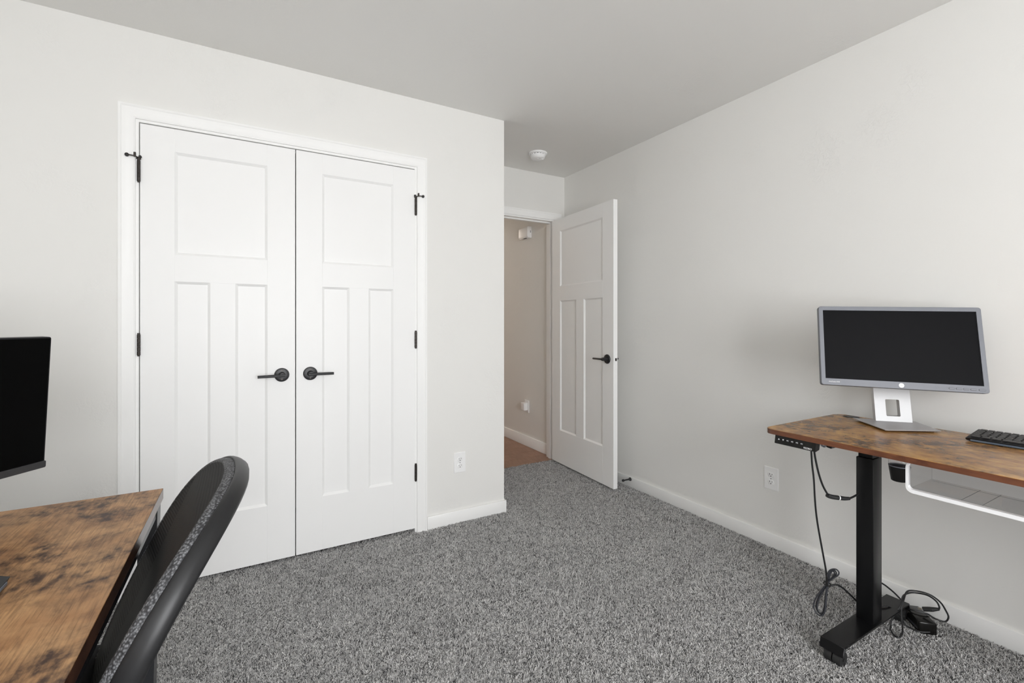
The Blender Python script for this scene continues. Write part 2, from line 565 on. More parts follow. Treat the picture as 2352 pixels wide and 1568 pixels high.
# ------------------------------------------------------------------ doors
def build_door(name, label, w, h, t, loc, rz, hinge_left, hinge_z, lever_dir, hx, both=False, pins=False, hz=.903, knuckle_back=False):
    """craftsman three-panel door. Local frame: x across, front face at y=0 facing -y, z up."""
    root = thing(name, label, 'door', loc, rz, kind='structure')
    G = .122                                            # stile width
    zt0, zt1 = 1.462, 1.918                             # top panel
    zl0, zl1 = .272, 1.342                              # lower pair
    mull0, mull1 = w / 2 - .050, w / 2 + .050
    bv = .0007
    def P(mb, nm, m=door_white, par=root):
        return mb.obj(nm, m, par, local=True, angle=25)
    P(MB().box(0, G, 0, t, 0, h, bv), 'stile')
    P(MB().box(w - G, w, 0, t, 0, h, bv), 'stile')
    P(MB().box(G, w - G, 0, t, zt1, h, bv), 'rail')
    P(MB().box(G, w - G, 0, t, zl1, zt0, bv), 'rail')
    P(MB().box(G, w - G, 0, t, 0, zl0, bv), 'rail')
    P(MB().box(mull0, mull1, 0, t, zl0, zl1, bv), 'mullion')
    for x0, x1, z0, z1 in ((G, w - G, zt0, zt1), (G, mull0, zl0, zl1), (mull1, w - G, zl0, zl1)):
        s = .0105
        d = .0095
        def rect(i, y):
            return [Vector((x0 + i, y, z0 + i)), Vector((x1 - i, y, z0 + i)), Vector((x1 - i, y, z1 - i)), Vector((x0 + i, y, z1 - i))]
        mb = MB()
        mb.ring_loft([rect(0, t - .0006), rect(0, .0006), rect(s, d), rect(s, t - d), rect(0, t - .0006)], cap0=False, cap1=False)
        a = [mb.bm.verts.new(p) for p in rect(s, d)]
        mb.bm.faces.new(a)
        b = [mb.bm.verts.new(p) for p in rect(s, t - d)]
        mb.bm.faces.new(list(reversed(b)))
        bmesh.ops.remove_doubles(mb.bm, verts=mb.bm.verts[:], dist=1e-5)
        P(mb, 'panel')
    # hinges
    xh = -.0035 if hinge_left else w + .0035
    sg = -1 if hinge_left else 1
    ky = t + .0055 if knuckle_back else -.0055
    for i, z in enumerate(hinge_z):
        hb = MB()
        for q in range(5):
            hb.cyl((xh, ky, z - .045 + q * .018 + .0004), (xh, ky, z - .045 + (q + 1) * .018 - .0004), .0064, n=14)
        hb.cyl((xh, ky, z - .049), (xh, ky, z - .045), .0045, n=12)
        hb.cyl((xh, ky, z + .045), (xh, ky, z + .051), .0052, n=12)
        hb.box(xh - .0012, xh + .0012, min(.008, ky), max(.020, ky),  z - .0445, z + .0445)
        hin = P(hb, 'hinge', bronze)
        tag(hin, 'dark bronze hinge')
        if pins and i == 0:
            ps = MB()
            zz = z + .056
            ps.cyl((xh, ky, zz - .006), (xh, ky, zz + .002), .0085, n=14)
            ps.tube([(xh, -.009, zz), (xh + sg * .010, -.0245, zz + .001), (xh + sg * .022, -.0265, zz + .002), (xh + sg * .036, -.0265, zz + .003)], .0026, 8, 3)
            ps.box(xh + sg * .010 - .004, xh + sg * .010 + .004, -.029, -.0205, zz - .002, zz + .017, .001)
            po = P(ps, 'hinge_pin_stop', bronze, hin)
            rp = MB()
            rp.lathe([(0, .004), (.002, .0075), (.006, .0078), (.009, .004)], (xh + sg * .036, -.0285, zz + .003), (sg * .15, 1, -.1), 16)
            rp.lathe([(0, .003), (.002, .006), (.006, .006), (.008, .003)], (xh - sg * .006, -.016, zz + .004), (0, 1, 0), 14)
            P(rp, 'bumper', rubber, hin)
    # lever handle(s)
    for side in ((-1,) if not both else (-1, 1)):
        yf = 0 if side < 0 else t
        s_ = side
        rb = MB().lathe([(0, .0335), (.004, .0335), (.0075, .0315), (.009, .027), (.009, .015), (.011, .0135), (.028, .0125), (.048, .0115), (.049, .0)][:-1], (hx, yf, hz), (0, s_, 0), 36)
        ro = P(rb, 'door_handle', black_metal)
        tag(ro, 'matte black lever handle')
        lv = MB().tube([(hx - lever_dir * .012, yf + s_ * .047, hz), (hx + lever_dir * .02, yf + s_ * .048, hz), (hx + lever_dir * .105, yf + s_ * .046, hz - .001)], [.0074, .0066], 12, 3)
        P(lv, 'lever', black_metal, ro)
        for dz in (.021, -.021):
            P(MB().cyl((hx, yf + s_ * .0085, hz + dz), (hx, yf + s_ * .0098, hz + dz), .0038, n=12), 'screw', bronze, ro)
    return root

CW = .6085
d1 = build_door('door_1', 'white three-panel closet door with black lever on its right, left of the pair', CW, 2.020, .035, (-.4015, YC + .002, .019), 0,
                True, (1.812, 1.063, .315), -1, .1475 + .4015, pins=True)
d2 = build_door('door_2', 'white three-panel closet door with black lever on its left, right of the pair', CW, 2.020, .035, (.2115, YC + .002, .019), 0,
                False, (1.812, 1.063, .315), 1, .2765 - .2115, pins=True)
ang = math.atan2(2.430 - 3.227, 2.2115 - 2.2475)
d3 = build_door('door_3', 'white three-panel entry door standing open against the right wall', .797, 2.022, .035, (2.2475, 3.227, .018), ang,
                True, (1.81, 1.06, .31), -1, .797 - .066, both=True, knuckle_back=True)
lt = MB().box(.7965, .799, .008, .027, .870, .934, .0008).obj('latch_plate', trim_white, d3, local=True)
lb = MB().box(.798, .807, .012, .023, .893, .913, .002).obj('latch_bolt', bronze, d3, local=True)

# ------------------------------------------------------------------ standing desk
DZ, DT = .770, .0185
DX0, DX1, DY0, DY1 = 1.743, 2.303, -.13, 1.068
desk = thing('standing_desk', 'height-adjustable desk with rustic brown top on black column legs', 'desk', ((DX0 + DX1) / 2, (DY0 + DY1) / 2, -.006))
dt = MB().prism(rrect(DX0, DX1, DY0, DY1, .035, 8), DZ - DT, DZ, .0012).obj('desktop', desk_top_r, desk)
o_ = rrect(DX0 - .0006, DX1 + .0006, DY0 - .0006, DY1 + .0006, .0356, 8)
i_ = rrect(DX0 + .002, DX1 - .002, DY0 + .002, DY1 - .002, .033, 8)
eb = MB()
eb.ring_loft([[Vector((x, y_, DZ - DT - .0002)) for x, y_ in i_], [Vector((x, y_, DZ - DT - .0002)) for x, y_ in o_], [Vector((x, y_, DZ - .0012)) for x, y_ in o_]], cap0=False, cap1=False)
tag(eb.obj('edge_band', desk_edge, dt), 'red-brown edge band')
gr = MB()
gr.prism([(2.2999 - .03 + .03 * math.cos(a * math.pi / 12), 1.0 + .03 * math.sin(a * math.pi / 12)) for a in range(24)], DZ - .001, DZ + .0006, .0004)
gr.prism([(2.2999 - .03 + .024 * math.cos(a * math.pi / 12), 1.0 + .024 * math.sin(a * math.pi / 12)) for a in range(24)], DZ + .0006, DZ + .001, .0003)
gr.obj('cable_grommet', black_plastic, desk)
for yc_ in (.832, .116):
    c = MB()
    c.box(1.987, 2.055, yc_ - .028, yc_ + .028, .062, .676, .003, 2)
    lg = c.obj('column', powder, desk)
    MB().box(1.9925, 2.0495, yc_ - .023, yc_ + .023, .676, DZ - DT - .012, .002).obj('inner_tube', powder, lg)
    MB().box(1.80, 2.26, yc_ - .03, yc_ + .03, DZ - DT - .012, DZ - DT, .002).obj('top_bracket', powder, desk)
    # foot: top plate sloping down at both ends
    prof = [(1.748, .040), (1.757, .072), (2.262, .072), (2.271, .040), (2.266, .040), (2.258, .067), (1.761, .067), (1.753, .040)]
    mb = MB()
    rings = []
    for yy in (yc_ - .038, yc_ + .038):
        rings.append([Vector((x, yy, z)) for x, z in prof])
    mb.ring_loft(rings)
    ed = [e for e in mb.bm.edges]
    bmesh.ops.bevel(mb.bm, geom=ed, offset=.0012, segments=1, profile=.5, affect='EDGES')
    ft = mb.obj('foot', powder, desk)
    for xx in (1.777, 2.243):
        cs = MB()
        cs.cyl((xx, yc_ - .026, .019), (xx, yc_ - .002, .019), .025, n=24)
        cs.cyl((xx, yc_ + .002, .019), (xx, yc_ + .026, .019), .025, n=24)
        cs.cyl((xx, yc_ - .03, .019), (xx, yc_ + .03, .019), .006, n=10)
        cs.cyl((xx, yc_, .019), (xx, yc_, .067), .009, n=12)
        tag(cs.obj('caster', rubber, desk), 'twin-wheel caster')
MB().box(1.95, 1.975, .15, .80, DZ - DT - .014, DZ - DT, .002).obj('crossbar', powder, desk)
MB().box(2.065, 2.09, .15, .80, DZ - DT - .014, DZ - DT, .002).obj('crossbar', powder, desk)
MB().box(2.10, 2.20, .20, .50, DZ - DT - .035, DZ - DT - .001, .004).obj('control_box', black_plastic, desk)
# hand control panel under the front edge
cp_M = frame_matrix((1.7545, .954, .7355), (0, -1, 0), (.26, 0, .966), (-.966, 0, .26))
cpb = MB()
pr = [(1.7505, DZ - DT), (1.7445, .7205), (1.7475, .7185), (1.772, .7235), (1.779, DZ - DT)]
cpb.ring_loft([[Vector((x, yy, z)) for x, z in pr] for yy in (1.026, 1.024, .883, .881)])
cpb.box(1.775, 1.815, .893, .915, DZ - DT - .014, DZ - DT, .003)
cp = cpb.obj('control_panel', gloss_plastic, desk, angle=25)
cpn = Vector((-.982, 0, -.19)).normalized()
cpu = Vector((-.19, 0, .982)).normalized() * -1
cpu = Vector((.19, 0, .982)).normalized()
cpn = Vector((-.982, 0, .19)).normalized()
for i, (yy, ch) in enumerate(((1.0105, '^'), (.9945, 'v'), (.9780, 'M1'), (.9615, 'M2'), (.9445, 'M3'), (.9280, 'M4'))):
    cc = Vector((1.7476, yy, .7370))
    MB().cyl(cc + cpn * -.001, cc + cpn * .0012, .0052, n=18).obj('button', black_plastic, cp)
    M = frame_matrix(cc + cpn * .0014, (0, -1, 0), cpu, cpn)
    if ch in '^v':
        sgn = 1 if ch == '^' else -1
        MB().prism([(-.003, -.0022 * sgn), (.003, -.0022 * sgn), (0, .0030 * sgn)][::sgn], 0, .0003, M=M).obj('arrow', print_white, cp)
    else:
        text('lettering', ch, .0058, M, print_white, cp)
text('lettering', 'FEZIBO', .0088, frame_matrix(Vector((1.7452, .9065, .7254)) + cpn * .0006, (0, -1, 0), cpu, cpn), print_white, cp)

cc_ = MB().tube([(1.826, .902, DZ - DT), (1.828, .901, .730), (1.830, .897, .7255), (1.832, .891, .7265), (1.833, .888, DZ - DT)], .0035, 8)
tag(cc_.obj('cable_clip', silver, desk), 'small grey cable clip')
MB().ring_loft([[v_ for v_ in (Vector((x, .948, DZ - DT)), Vector((x, .934, .700)), Vector((x, .918, .697)), Vector((x, .895, DZ - DT)))] for x in (1.93, 1.965)]).obj('bracket_end', powder, desk, angle=20)

# ------------------------------------------------------------------ silver monitor on the standing desk
def v3(*a): return Vector(a)
psi, til, rol = .7145, .2153, -.0215
n0 = v3(-math.cos(psi), -math.sin(psi), 0)
wd = v3(math.sin(psi), -math.cos(psi), 0)
up0 = v3(0, 0, math.cos(til)) - n0 * math.sin(til)
nn = n0 * math.cos(til) + v3(0, 0, math.sin(til))
mw = wd * math.cos(rol) + up0 * math.sin(rol)
mu_ = up0 * math.cos(rol) - wd * math.sin(rol)
MW = .510; MH = .3135
mc = v3(2.1328, .7819, 1.0855)
mon = thing('monitor', 'silver-framed monitor on an aluminium stand with screen off', 'monitor', (2.27, .84, DZ))
MF = frame_matrix(mc, mw, mu_, nn)
# bezel: rounded frame around a recessed screen (screen opening in monitor coordinates)
sx0, sx1, sy0, sy1 = -MW / 2 + .0145, MW / 2 - .0145, -MH / 2 + .0255, MH / 2 - .0160
outer = rrect(-MW / 2, MW / 2, -MH / 2, MH / 2, .009, 4)
inner = rrect(sx0, sx1, sy0, sy1, .0006, 4)
def ringz(poly, z, ins=0.0):
    cx = cy_ = 0
    out = []
    for x, y_ in poly:
        out.append(MF @ v3(x - math.copysign(ins, x), y_ - math.copysign(ins, y_), z))
    return out
mb = MB()
mb.ring_loft([ringz(inner, -.004), ringz(inner, 0), ringz(outer, 0, .0012), ringz(outer, -.0012), ringz(outer, -.022), ringz(outer, -.030, .012), ], cap0=False, cap1=True)
mb.obj('bezel', silver, mon, angle=15)
mb = MB()
pp = [MF @ v3(x, y_, -.0035) for x, y_ in ((sx0 - .001, sy0 - .001), (sx1 + .001, sy0 - .001), (sx1 + .001, sy1 + .001), (sx0 - .001, sy1 + .001))]
qq = [MF @ v3(x, y_, -.006) for x, y_ in ((sx0 - .001, sy0 - .001), (sx1 + .001, sy0 - .001), (sx1 + .001, sy1 + .001), (sx0 - .001, sy1 + .001))]
mb.ring_loft([qq, pp])
mb.obj('screen', screen_matte, mon)
MB().obox(MF @ Matrix.Translation((0, 0, -.040)), .36, .21, .024, .008, 2).obj('back_housing', silver, mon)
for bx in (.148, .1685, .189, .2095):
    MB().prism(rrect(bx - .0078, bx + .0078, -MH / 2 + .0085, -MH / 2 + .0145, .0024, 4), -.001, .0012, .0004, M=MF).obj('button', silver, mon)
    MB().prism(rrect(bx - .0085, bx + .0085, -MH / 2 + .0078, -MH / 2 + .0152, .0030, 4), -.001, .0003, M=MF).obj('button_recess', leg_metal, mon)
MB().prism(rrect(.2345 - .0095, .2345 + .0095, -MH / 2 + .0085, -MH / 2 + .0145, .0024, 4), -.001, .0012, .0004, M=MF).obj('power_button', silver, mon)
MB().prism(rrect(.2345 - .0102, .2345 + .0102, -MH / 2 + .0078, -MH / 2 + .0152, .0030, 4), -.001, .0003, M=MF).obj('button_recess', leg_metal, mon)
lg = MB().prism([(.0082 * math.cos(a * math.pi / 16), -MH / 2 + .0125 + .0082 * math.sin(a * math.pi / 16)) for a in range(32)], 0, .0010, .0003, M=MF).obj('logo_badge', logo_white, mon)
text('lettering', 'hp', .0125, MF @ Matrix.Translation((0, -MH / 2 + .0130, .0012)), logo_grey, lg, shear=.35)
text('lettering', 'EliteDisplay E222', .0052, MF @ Matrix.Translation((-.2120, -MH / 2 + .0135, .0003)), print_white, mon)
# stand
nb = v3(2.2647, .8453, DZ + .0065)
nh = n0.copy()
lean = v3(0, 0, 1) - nh * .21
sideW = wd.copy()
thk = -nh
NH = .205
def NP(a, t, z, wid=.061):
    return nb + sideW * a + thk * t + lean * z
nk = MB()
hw0, hw1 = .0610, .0600
hole = rrect(-.0235, .0235, .0225, .0885, .004, 3)
# neck plate with the cable hole: strips around the hole
def ring_neck(poly, t):
    return [NP(a, t, z) for a, z in poly]
T = .026
corner = [(hw0, 0)] * 4 + [(hw0, NH)] * 4 + [(-hw0, NH)] * 4 + [(-hw0, 0)] * 4
nk.ring_loft([ring_neck(hole, 0), ring_neck(corner, 0), ring_neck(corner, T), ring_neck(hole, T), ring_neck(hole, 0)], cap0=False, cap1=False)
bmesh.ops.remove_doubles(nk.bm, verts=nk.bm.verts[:], dist=1e-6)
bmesh.ops.dissolve_degenerate(nk.bm, edges=nk.bm.edges[:], dist=1e-6)
nk.obj('stand_neck', alu_bright, mon, angle=30)
hg = MB()
h0 = NP(0, .010, .175)
h1 = MF @ v3(0, -.02, -.045)
hd = (h1 - h0)
hg.cyl(h0 - hd * .1, h1 + hd * .02, .03, n=24)
hg.obox(frame_matrix(MF @ v3(0, -.02, -.056), mw, mu_, nn), .11, .11, .012, .003)
hg.obj('stand_hinge', black_plastic, mon)
bp_ = [(2.0631, .7969), (2.2227, .6864), (2.343, .8047), (2.2032, .9656)]
b_ = MB()
cx = sum(p[0] for p in bp_) / 4; cy_ = sum(p[1] for p in bp_) / 4
top_ = [v3(x, y_, DZ + .0085) for x, y_ in bp_]
edge = [v3(x, y_, DZ + .0062) for x, y_ in bp_]
bot = [v3(cx + (x - cx) * .78, cy_ + (y_ - cy_) * .78, DZ) for x, y_ in bp_]
b_.ring_loft([bot, edge, top_])
b_.obj('stand_base', alu_base, mon, angle=10)

# ------------------------------------------------------------------ keyboards
def keyboard(name, label, loc, rz, L=.44, D=.135, slope=.016):
    """local: x along depth (front = -x, user side), y along length"""
    root = thing(name, label, 'keyboard', loc, rz)
    b = MB()
    pr = [(-D / 2 + .004, .0035), (-D / 2, .012), (-D / 2 + .012, .0165), (D / 2 - .006, .0165 + slope * .6), (D / 2, .010 + slope * .5), (D / 2 - .006, .0035)]
    b.ring_loft([[v3(x, yy, z) for x, z in pr] for yy in (-L / 2, -L / 2 + .004, L / 2 - .004, L / 2)])
    for v in b.bm.verts:
        if abs(abs(v.co.y) - L / 2) < 1e-6:
            v.co.x *= .97; v.co.z = .008 + (v.co.z - .008) * .55
    b.obj('case', black_plastic, root, local=True)
    u = MB()
    u.box(-D / 2 + .0005, -D / 2 + .010, -L / 2 + .012, L / 2 - .012, .0022, .0092, .0015)
    u.obj('underside_strip', kb_blue, root, local=True)
    for sx in (-.05, .05):
        for sy in (-L / 2 + .03, 0, L / 2 - .03):
            MB().cyl((sx, sy, 0), (sx, sy, .004), .004, n=10).obj('foot_pad', plate_white, root, local=True)
    rows = [(-D / 2 + .018, [.019] * 3 + [.095] + [.019] * 3 + [.019] * 3 + [.038, .019])] + \
           [(-D / 2 + .018 + .0195 * (r + 1), [.019] * 22) for r in range(4)] + [(-D / 2 + .018 + .0195 * 5 + .003, [.019] * 22)]
    k0 = None
    for r, (rx, ws) in enumerate(rows):
        tot = sum(ws)
        sc_ = (L - .022) / tot
        yy = L / 2 - .011
        for w_ in ws:
            w2 = w_ * sc_
            z = .0163 + (rx + D / 2 - .012) / (D - .018) * slope * .6
            kb = MB()
            a, h_ = w2 / 2 - .0009, .0088
            kb.ring_loft([[v3(-h_, -a, 0), v3(h_, -a, 0), v3(h_, a, 0), v3(-h_, a, 0)],
                          [v3(-h_ + .0015, -a + .0018, .0036), v3(h_ - .0025, -a + .0018, .0040), v3(h_ - .0025, a - .0018, .0040), v3(-h_ + .0015, a - .0018, .0036)]], cap0=False)
            key = None
            kk = ('%.4f' % w2)
            if kk in KEYS:
                kb.bm.free()
                key = bpy.data.objects.new('key', KEYS[kk]); col.objects.link(key); key.parent = root
            else:
                key = kb.obj('key', key_black, root, local=True, angle=30)
                KEYS[kk] = key.data
            key.location = (rx, yy - w2 / 2, z)
            yy -= w2
    return root
KEYS = {}
keyboard('keyboard', 'black keyboard on the standing desk beside the silver monitor', (2.222, .380, DZ), R(2), L=.445)

# ------------------------------------------------------------------ tray and cup under the standing desk
tray = thing('under_desk_tray', 'clear plastic drawer tray with white rim hung under the standing desk', 'tray', (1.86, .41, .66))
tx0, tx1, ty0, ty1, tz0, tz1 = 1.768, 1.955, .195, .628, .6605, DZ - DT - .002
tb = MB()
tb.box(tx0 + .004, tx1, ty0, ty1, tz0, tz0 + .003)
tb.box(tx1 - .003, tx1, ty0, ty1, tz0 + .003, tz1)
tb.box(tx0 + .004, tx1 - .003, ty0, ty0 + .003, tz0 + .003, tz1)
tb.box(tx0 + .004, tx1 - .003, ty1 - .003, ty1, tz0 + .003, tz1)
tb.obj('tray_shell', clear, tray)
rm = MB()
oo = rrect(ty0 - .003, ty1 + .003, tz0 - .006, tz1, .018, 6)
ii = rrect(ty0 + .003, ty1 - .003, tz0 + .005, tz1 - .004, .010, 6)
rm.ring_loft([[v3(tx0 + .016, a, b) for a, b in ii], [v3(tx0, a, b) for a, b in ii], [v3(tx0, a, b) for a, b in oo], [v3(tx0 + .016, a, b) for a, b in oo], [v3(tx0 + .016, a, b) for a, b in ii]], cap0=False, cap1=False)
rm.obj('rim', rim_white, tray, angle=50)
dv = MB()
for yy in (.285, .375, .465, .510):
    dv.box(tx0 + .012, tx1 - .006, yy - .0006, yy + .0006, tz0 + .003, tz0 + .0034)
dv.box(tx1 - .022, tx1 - .0205, ty0 + .01, ty1 - .01, tz0 + .003, tz0 + .0034)
dv.obj('floor_groove', mat('groove_grey', (.22, .22, .23), .5), tray)
cup = thing('cup_holder', 'black tapered cup with clear lid hung under the standing desk', 'cup', (1.915, .700, .645))
MB().lathe([(0, .0195), (.002, .0225), (.045, .0285), (.048, .0288), (.048, .0265), (.006, .020)], (1.915, .700, .642), (0, 0, 1), 36).obj('cup_body', gloss_plastic, cup)
MB().lathe([(0, .0284), (.004, .0292), (.022, .0298), (.030, .028), (.034, .020)], (1.915, .700, .690), (0, 0, 1), 32).obj('lid', clear, cup)
MB().lathe([(0, .026), (0, .0300), (.003, .0300), (.003, .026), (0, .026)], (1.915, .700, .692), (0, 0, 1), 24).obj('lid_ring', silver, cup)
hk = MB()
hk.box(1.93, 1.96, .69, .71, .715, DZ - DT, .002)
hk.obj('hanger_clip', black_plastic, cup)

# ------------------------------------------------------------------ cables by the standing desk
cab = thing('control_cable', 'black control cable with inline connector drooping from the desk panel to the column', 'cable', (1.81, .90, .63))
MB().tube([(1.785, .906, .722), (1.795, .906, .685), (1.810, .9025, .630), (1.840, .9025, .577), (1.870, .8985, .537)], .0034, 8).obj('cord', cable_black, cab)
MB().tube([(1.930, .860, .5255), (1.955, .856, .529), (1.992, .850, .538)], .0034, 8).obj('cord', cable_black, cab)
cn = MB()
cn.tube([(1.866, .9005, .5385), (1.872, .897, .535), (1.885, .890, .531), (1.903, .8785, .5285)], .0082, 10)
cn.tube([(1.903, .8785, .5285), (1.920, .867, .5265), (1.935, .858, .5265)], [.0085, .0055], 10)
cn.obj('connector', rubber, cab)
MB().tube([(1.9015, .8795, .5287), (1.9045, .8775, .5283)], .0092, 12, 1).obj('connector_ring', print_white, cab)
pcb = thing('power_cable', 'black power cable hanging in a tied bundle beside the desk column', 'cable', (1.88, .925, .2))
MB().tube([(1.785, .915, .715), (1.795, .917, .66), (1.81, .9185, .60), (1.83, .9245, .5156), (1.852, .9275, .430), (1.880, .9222, .310), (1.9, .9213, .2395), (1.91, .921, .178)], .0032, 8).obj('cord', cable_black, pcb)
bl = MB()
loops = (
    [(.925, .181), (.907, .211), (.889, .232), (.885, .245), (.893, .252), (.907, .247), (.920, .231), (.927, .201), (.930, .178), (.942, .155), (.959, .122), (.971, .090), (.973, .066), (.964, .051), (.950, .048), (.938, .060), (.932, .082), (.930, .118)],
    [(.926, .180), (.917, .201), (.906, .222), (.904, .234), (.911, .236), (.918, .223), (.924, .199), (.928, .179), (.938, .158), (.954, .125), (.966, .090), (.968, .067), (.960, .053), (.948, .052), (.939, .065), (.934, .089), (.932, .123)],
    [(.926, .180), (.915, .204), (.898, .229), (.896, .239), (.903, .244), (.912, .236), (.920, .217), (.927, .180), (.936, .160), (.950, .125), (.961, .093), (.962, .070), (.955, .057), (.946, .058), (.940, .071), (.936, .095), (.933, .129)])
for lx, lp in zip((1.917, 1.925, 1.921), loops):
    bl.tube([(lx, a, b) for a, b in lp], .0026, 8, 4, True)
bl.obj('cord_bundle', cable_grey, pcb)
MB().tube([(1.911, .935, .183), (1.911, .920, .178), (1.932, .920, .178), (1.932, .935, .183)], .0024, 8, 3, True).obj('tie', rubber, pcb)
MB().tube([(1.918, .916, .178), (1.945, .9035, .182), (1.985, .895, .155), (2.03, .885, .115), (2.075, .880, .080), (2.14, .885, .074)], .0034, 8).obj('cord', cable_black, pcb)
pa = thing('power_adapter', 'black power brick with a looped cord and plug lying behind the desk column', 'power adapter', (2.27, .77, -.004))
aM = frame_matrix((2.268, .760, .020), (.655, -.755, 0), (.755, .655, 0), (0, 0, 1))
aM = frame_matrix((2.272, .768, .021), (.70, .714, 0), (-.714, .70, 0), (0, 0, 1))
ab = MB()
ab.obox(aM, .118, .058, .046, .006, 2)
ab.obj('brick', gloss_plastic, pa)
ab = MB().obox(aM @ Matrix.Translation((.0, .0292, -.008)), .095, .0016, .009, .0008)
ab.obj('label_strip', cable_grey, pa)
MB().tube([(2.075, .868, .130), (2.20, .915, .110), (2.32, .918, .080), (2.335, .883, .061), (2.325, .848, .045), (2.312, .826, .034)], .0032, 8).obj('cord', cable_black, pa)
cl = MB()
cl.tube([(2.145, .812, .014), (2.150, .812, .030), (2.168, .803, .062), (2.195, .797, .088), (2.225, .802, .108), (2.262, .797, .112), (2.285, .784, .113), (2.290, .749, .120), (2.289, .723, .112), (2.287, .712, .096), (2.285, .713, .086)], .0030, 8)
cl.tube([(2.150, .812, .014), (2.130, .806, .004), (2.104, .781, .004), (2.112, .770, .006), (2.150, .776, .012), (2.180, .790, .040), (2.193, .795, .074), (2.215, .796, .100), (2.255, .800, .118), (2.287, .787, .119), (2.300, .748, .122), (2.325, .722, .098), (2.338, .708, .066), (2.335, .700, .047), (2.330, .709, .027), (2.315, .735, .030), (2.285, .748, .050), (2.262, .782, .052), (2.268, .802, .047)], .0030, 8)
cl.tube([(2.065, .835, .0755), (2.12, .838, .0755), (2.165, .825, .0755), (2.195, .800, .040), (2.205, .785, .010), (2.212, .748, .006), (2.236, .724, .010)], .0030, 8)
cl.obj('cord_loops', cable_black, pa)
pg = MB()
pg.tube([(2.276, .757, .066), (2.279, .744, .072), (2.282, .733, .076)], .0085, 10, 2)
pg.tube([(2.282, .733, .076), (2.287, .722, .081), (2.290, .713, .085)], [.0085, .0045], 10, 2)
pg.obj('plug', rubber, pa)
for c_ in ((2.2725, .766, .066), (2.2755, .766, .062)):
    MB().obox(frame_matrix(c_, (.2, -.9, .4), (0, .4, .9), (.9, .2, 0)), .012, .004, .0016).obj('prong', prong_brass, pa)

# ------------------------------------------------------------------ outlets, detectors, small fittings
def outlet(label, M, group=None):
    """M: local x right, y up, z out of the wall"""
    loc = M.translation
    root = thing('wall_outlet', label, 'outlet', tuple(loc), group=group)
    mb = MB().prism(rrect(-.0372, .0372, -.0590, .0590, .003, 3), 0, .0055, .003, M=M, seg=2)
    mb.obj('cover_plate', plate_white, root, angle=12)
    for dz in (.0195, -.0195):
        fc = [(.0172 * math.cos(a * math.pi / 16), .0172 * math.sin(a * math.pi / 16)) for a in range(32)]
        fc = [(x, max(-.0135, min(.0135, y_)) + dz) for x, y_ in fc]
        r_ = MB().prism(fc, .0052, .0070, .0006, M=M).obj('receptacle', plate_white, root, angle=50)
        sl = MB()
        sl.obox(M @ Matrix.Translation((-.0064, dz + .004, .0070)), .0022, .0082, .0006)
        sl.obox(M @ Matrix.Translation((.0064, dz + .004, .0070)), .0022, .0068, .0006)
        sl.prism([(.0026 * math.cos(a * math.pi / 8), dz - .0068 + .0026 * math.sin(a * math.pi / 8)) for a in range(16)], .0068, .0074, M=M)
        sl.obj('slots', slot_dark, r_)
    MB().prism([(.0026 * math.cos(a * math.pi / 8), .0026 * math.sin(a * math.pi / 8)) for a in range(16)], .0054, .0064, M=M).obj('screw', silver, root)
    return root
outlet('white duplex outlet on the closet wall, right of the casing', frame_matrix((1.0925, YC, .351), (1, 0, 0), (0, 0, 1), (0, -1, 0)))
outlet('white duplex outlet on the right wall beside the hanging cables', frame_matrix((XR, 1.4255, .3575), (0, -1, 0), (0, 0, 1), (-1, 0, 0)))
ho = thing('wall_outlet', 'white outlet plate on the hall wall behind the plug-in', 'outlet', (XHR, 3.757, .379))
MB().prism(rrect(-.0372, .0372, -.0590, .0590, .003, 3), 0, .0055, .003, M=frame_matrix((XHR, 3.757, .379), (0, -1, 0), (0, 0, 1), (-1, 0, 0)), seg=2).obj('cover_plate', plate_white, ho, angle=12)
pi_ = thing('plug_in_light', 'small white plug-in night light on the hall outlet', 'night light', (XHR - .006, 3.765, .378))
MB().box(XHR - .050, XHR - .006, 3.733, 3.797, .343, .415, .006, 3).obj('light_body', plate_white, pi_)
MB().cyl((XHR - .0515, 3.752, .404), (XHR - .049, 3.752, .404), .004, n=14).obj('sensor', mat('sensor_white', (.95, .97, 1), .2), pi_)

ch = thing('door_chime', 'white rectangular chime box high on the hall wall', 'chime', (XHR, 3.755, 2.03))
cb = MB()
pr = [(XHR, 1.978), (XHR - .040, 1.980), (XHR - .048, 1.992), (XHR - .048, 2.075), (XHR - .040, 2.086), (XHR, 2.087)]
cb.ring_loft([[v3(x, yy, z) for x, z in pr] for yy in (3.676, 3.835)])
bmesh.ops.bevel(cb.bm, geom=cb.bm.edges[:], offset=.003, segments=2, profile=.5, affect='EDGES')
cb.obj('cover', plate_white, ch)
sl = MB()
sl.box(XHR - .016, XHR - .012, 3.6745, 3.677, 2.026, 2.046)
sl.box(XHR - .040, XHR - .030, 3.71, 3.76, 1.9765, 1.980)
sl.obj('vent_slot', slot_dark, ch)

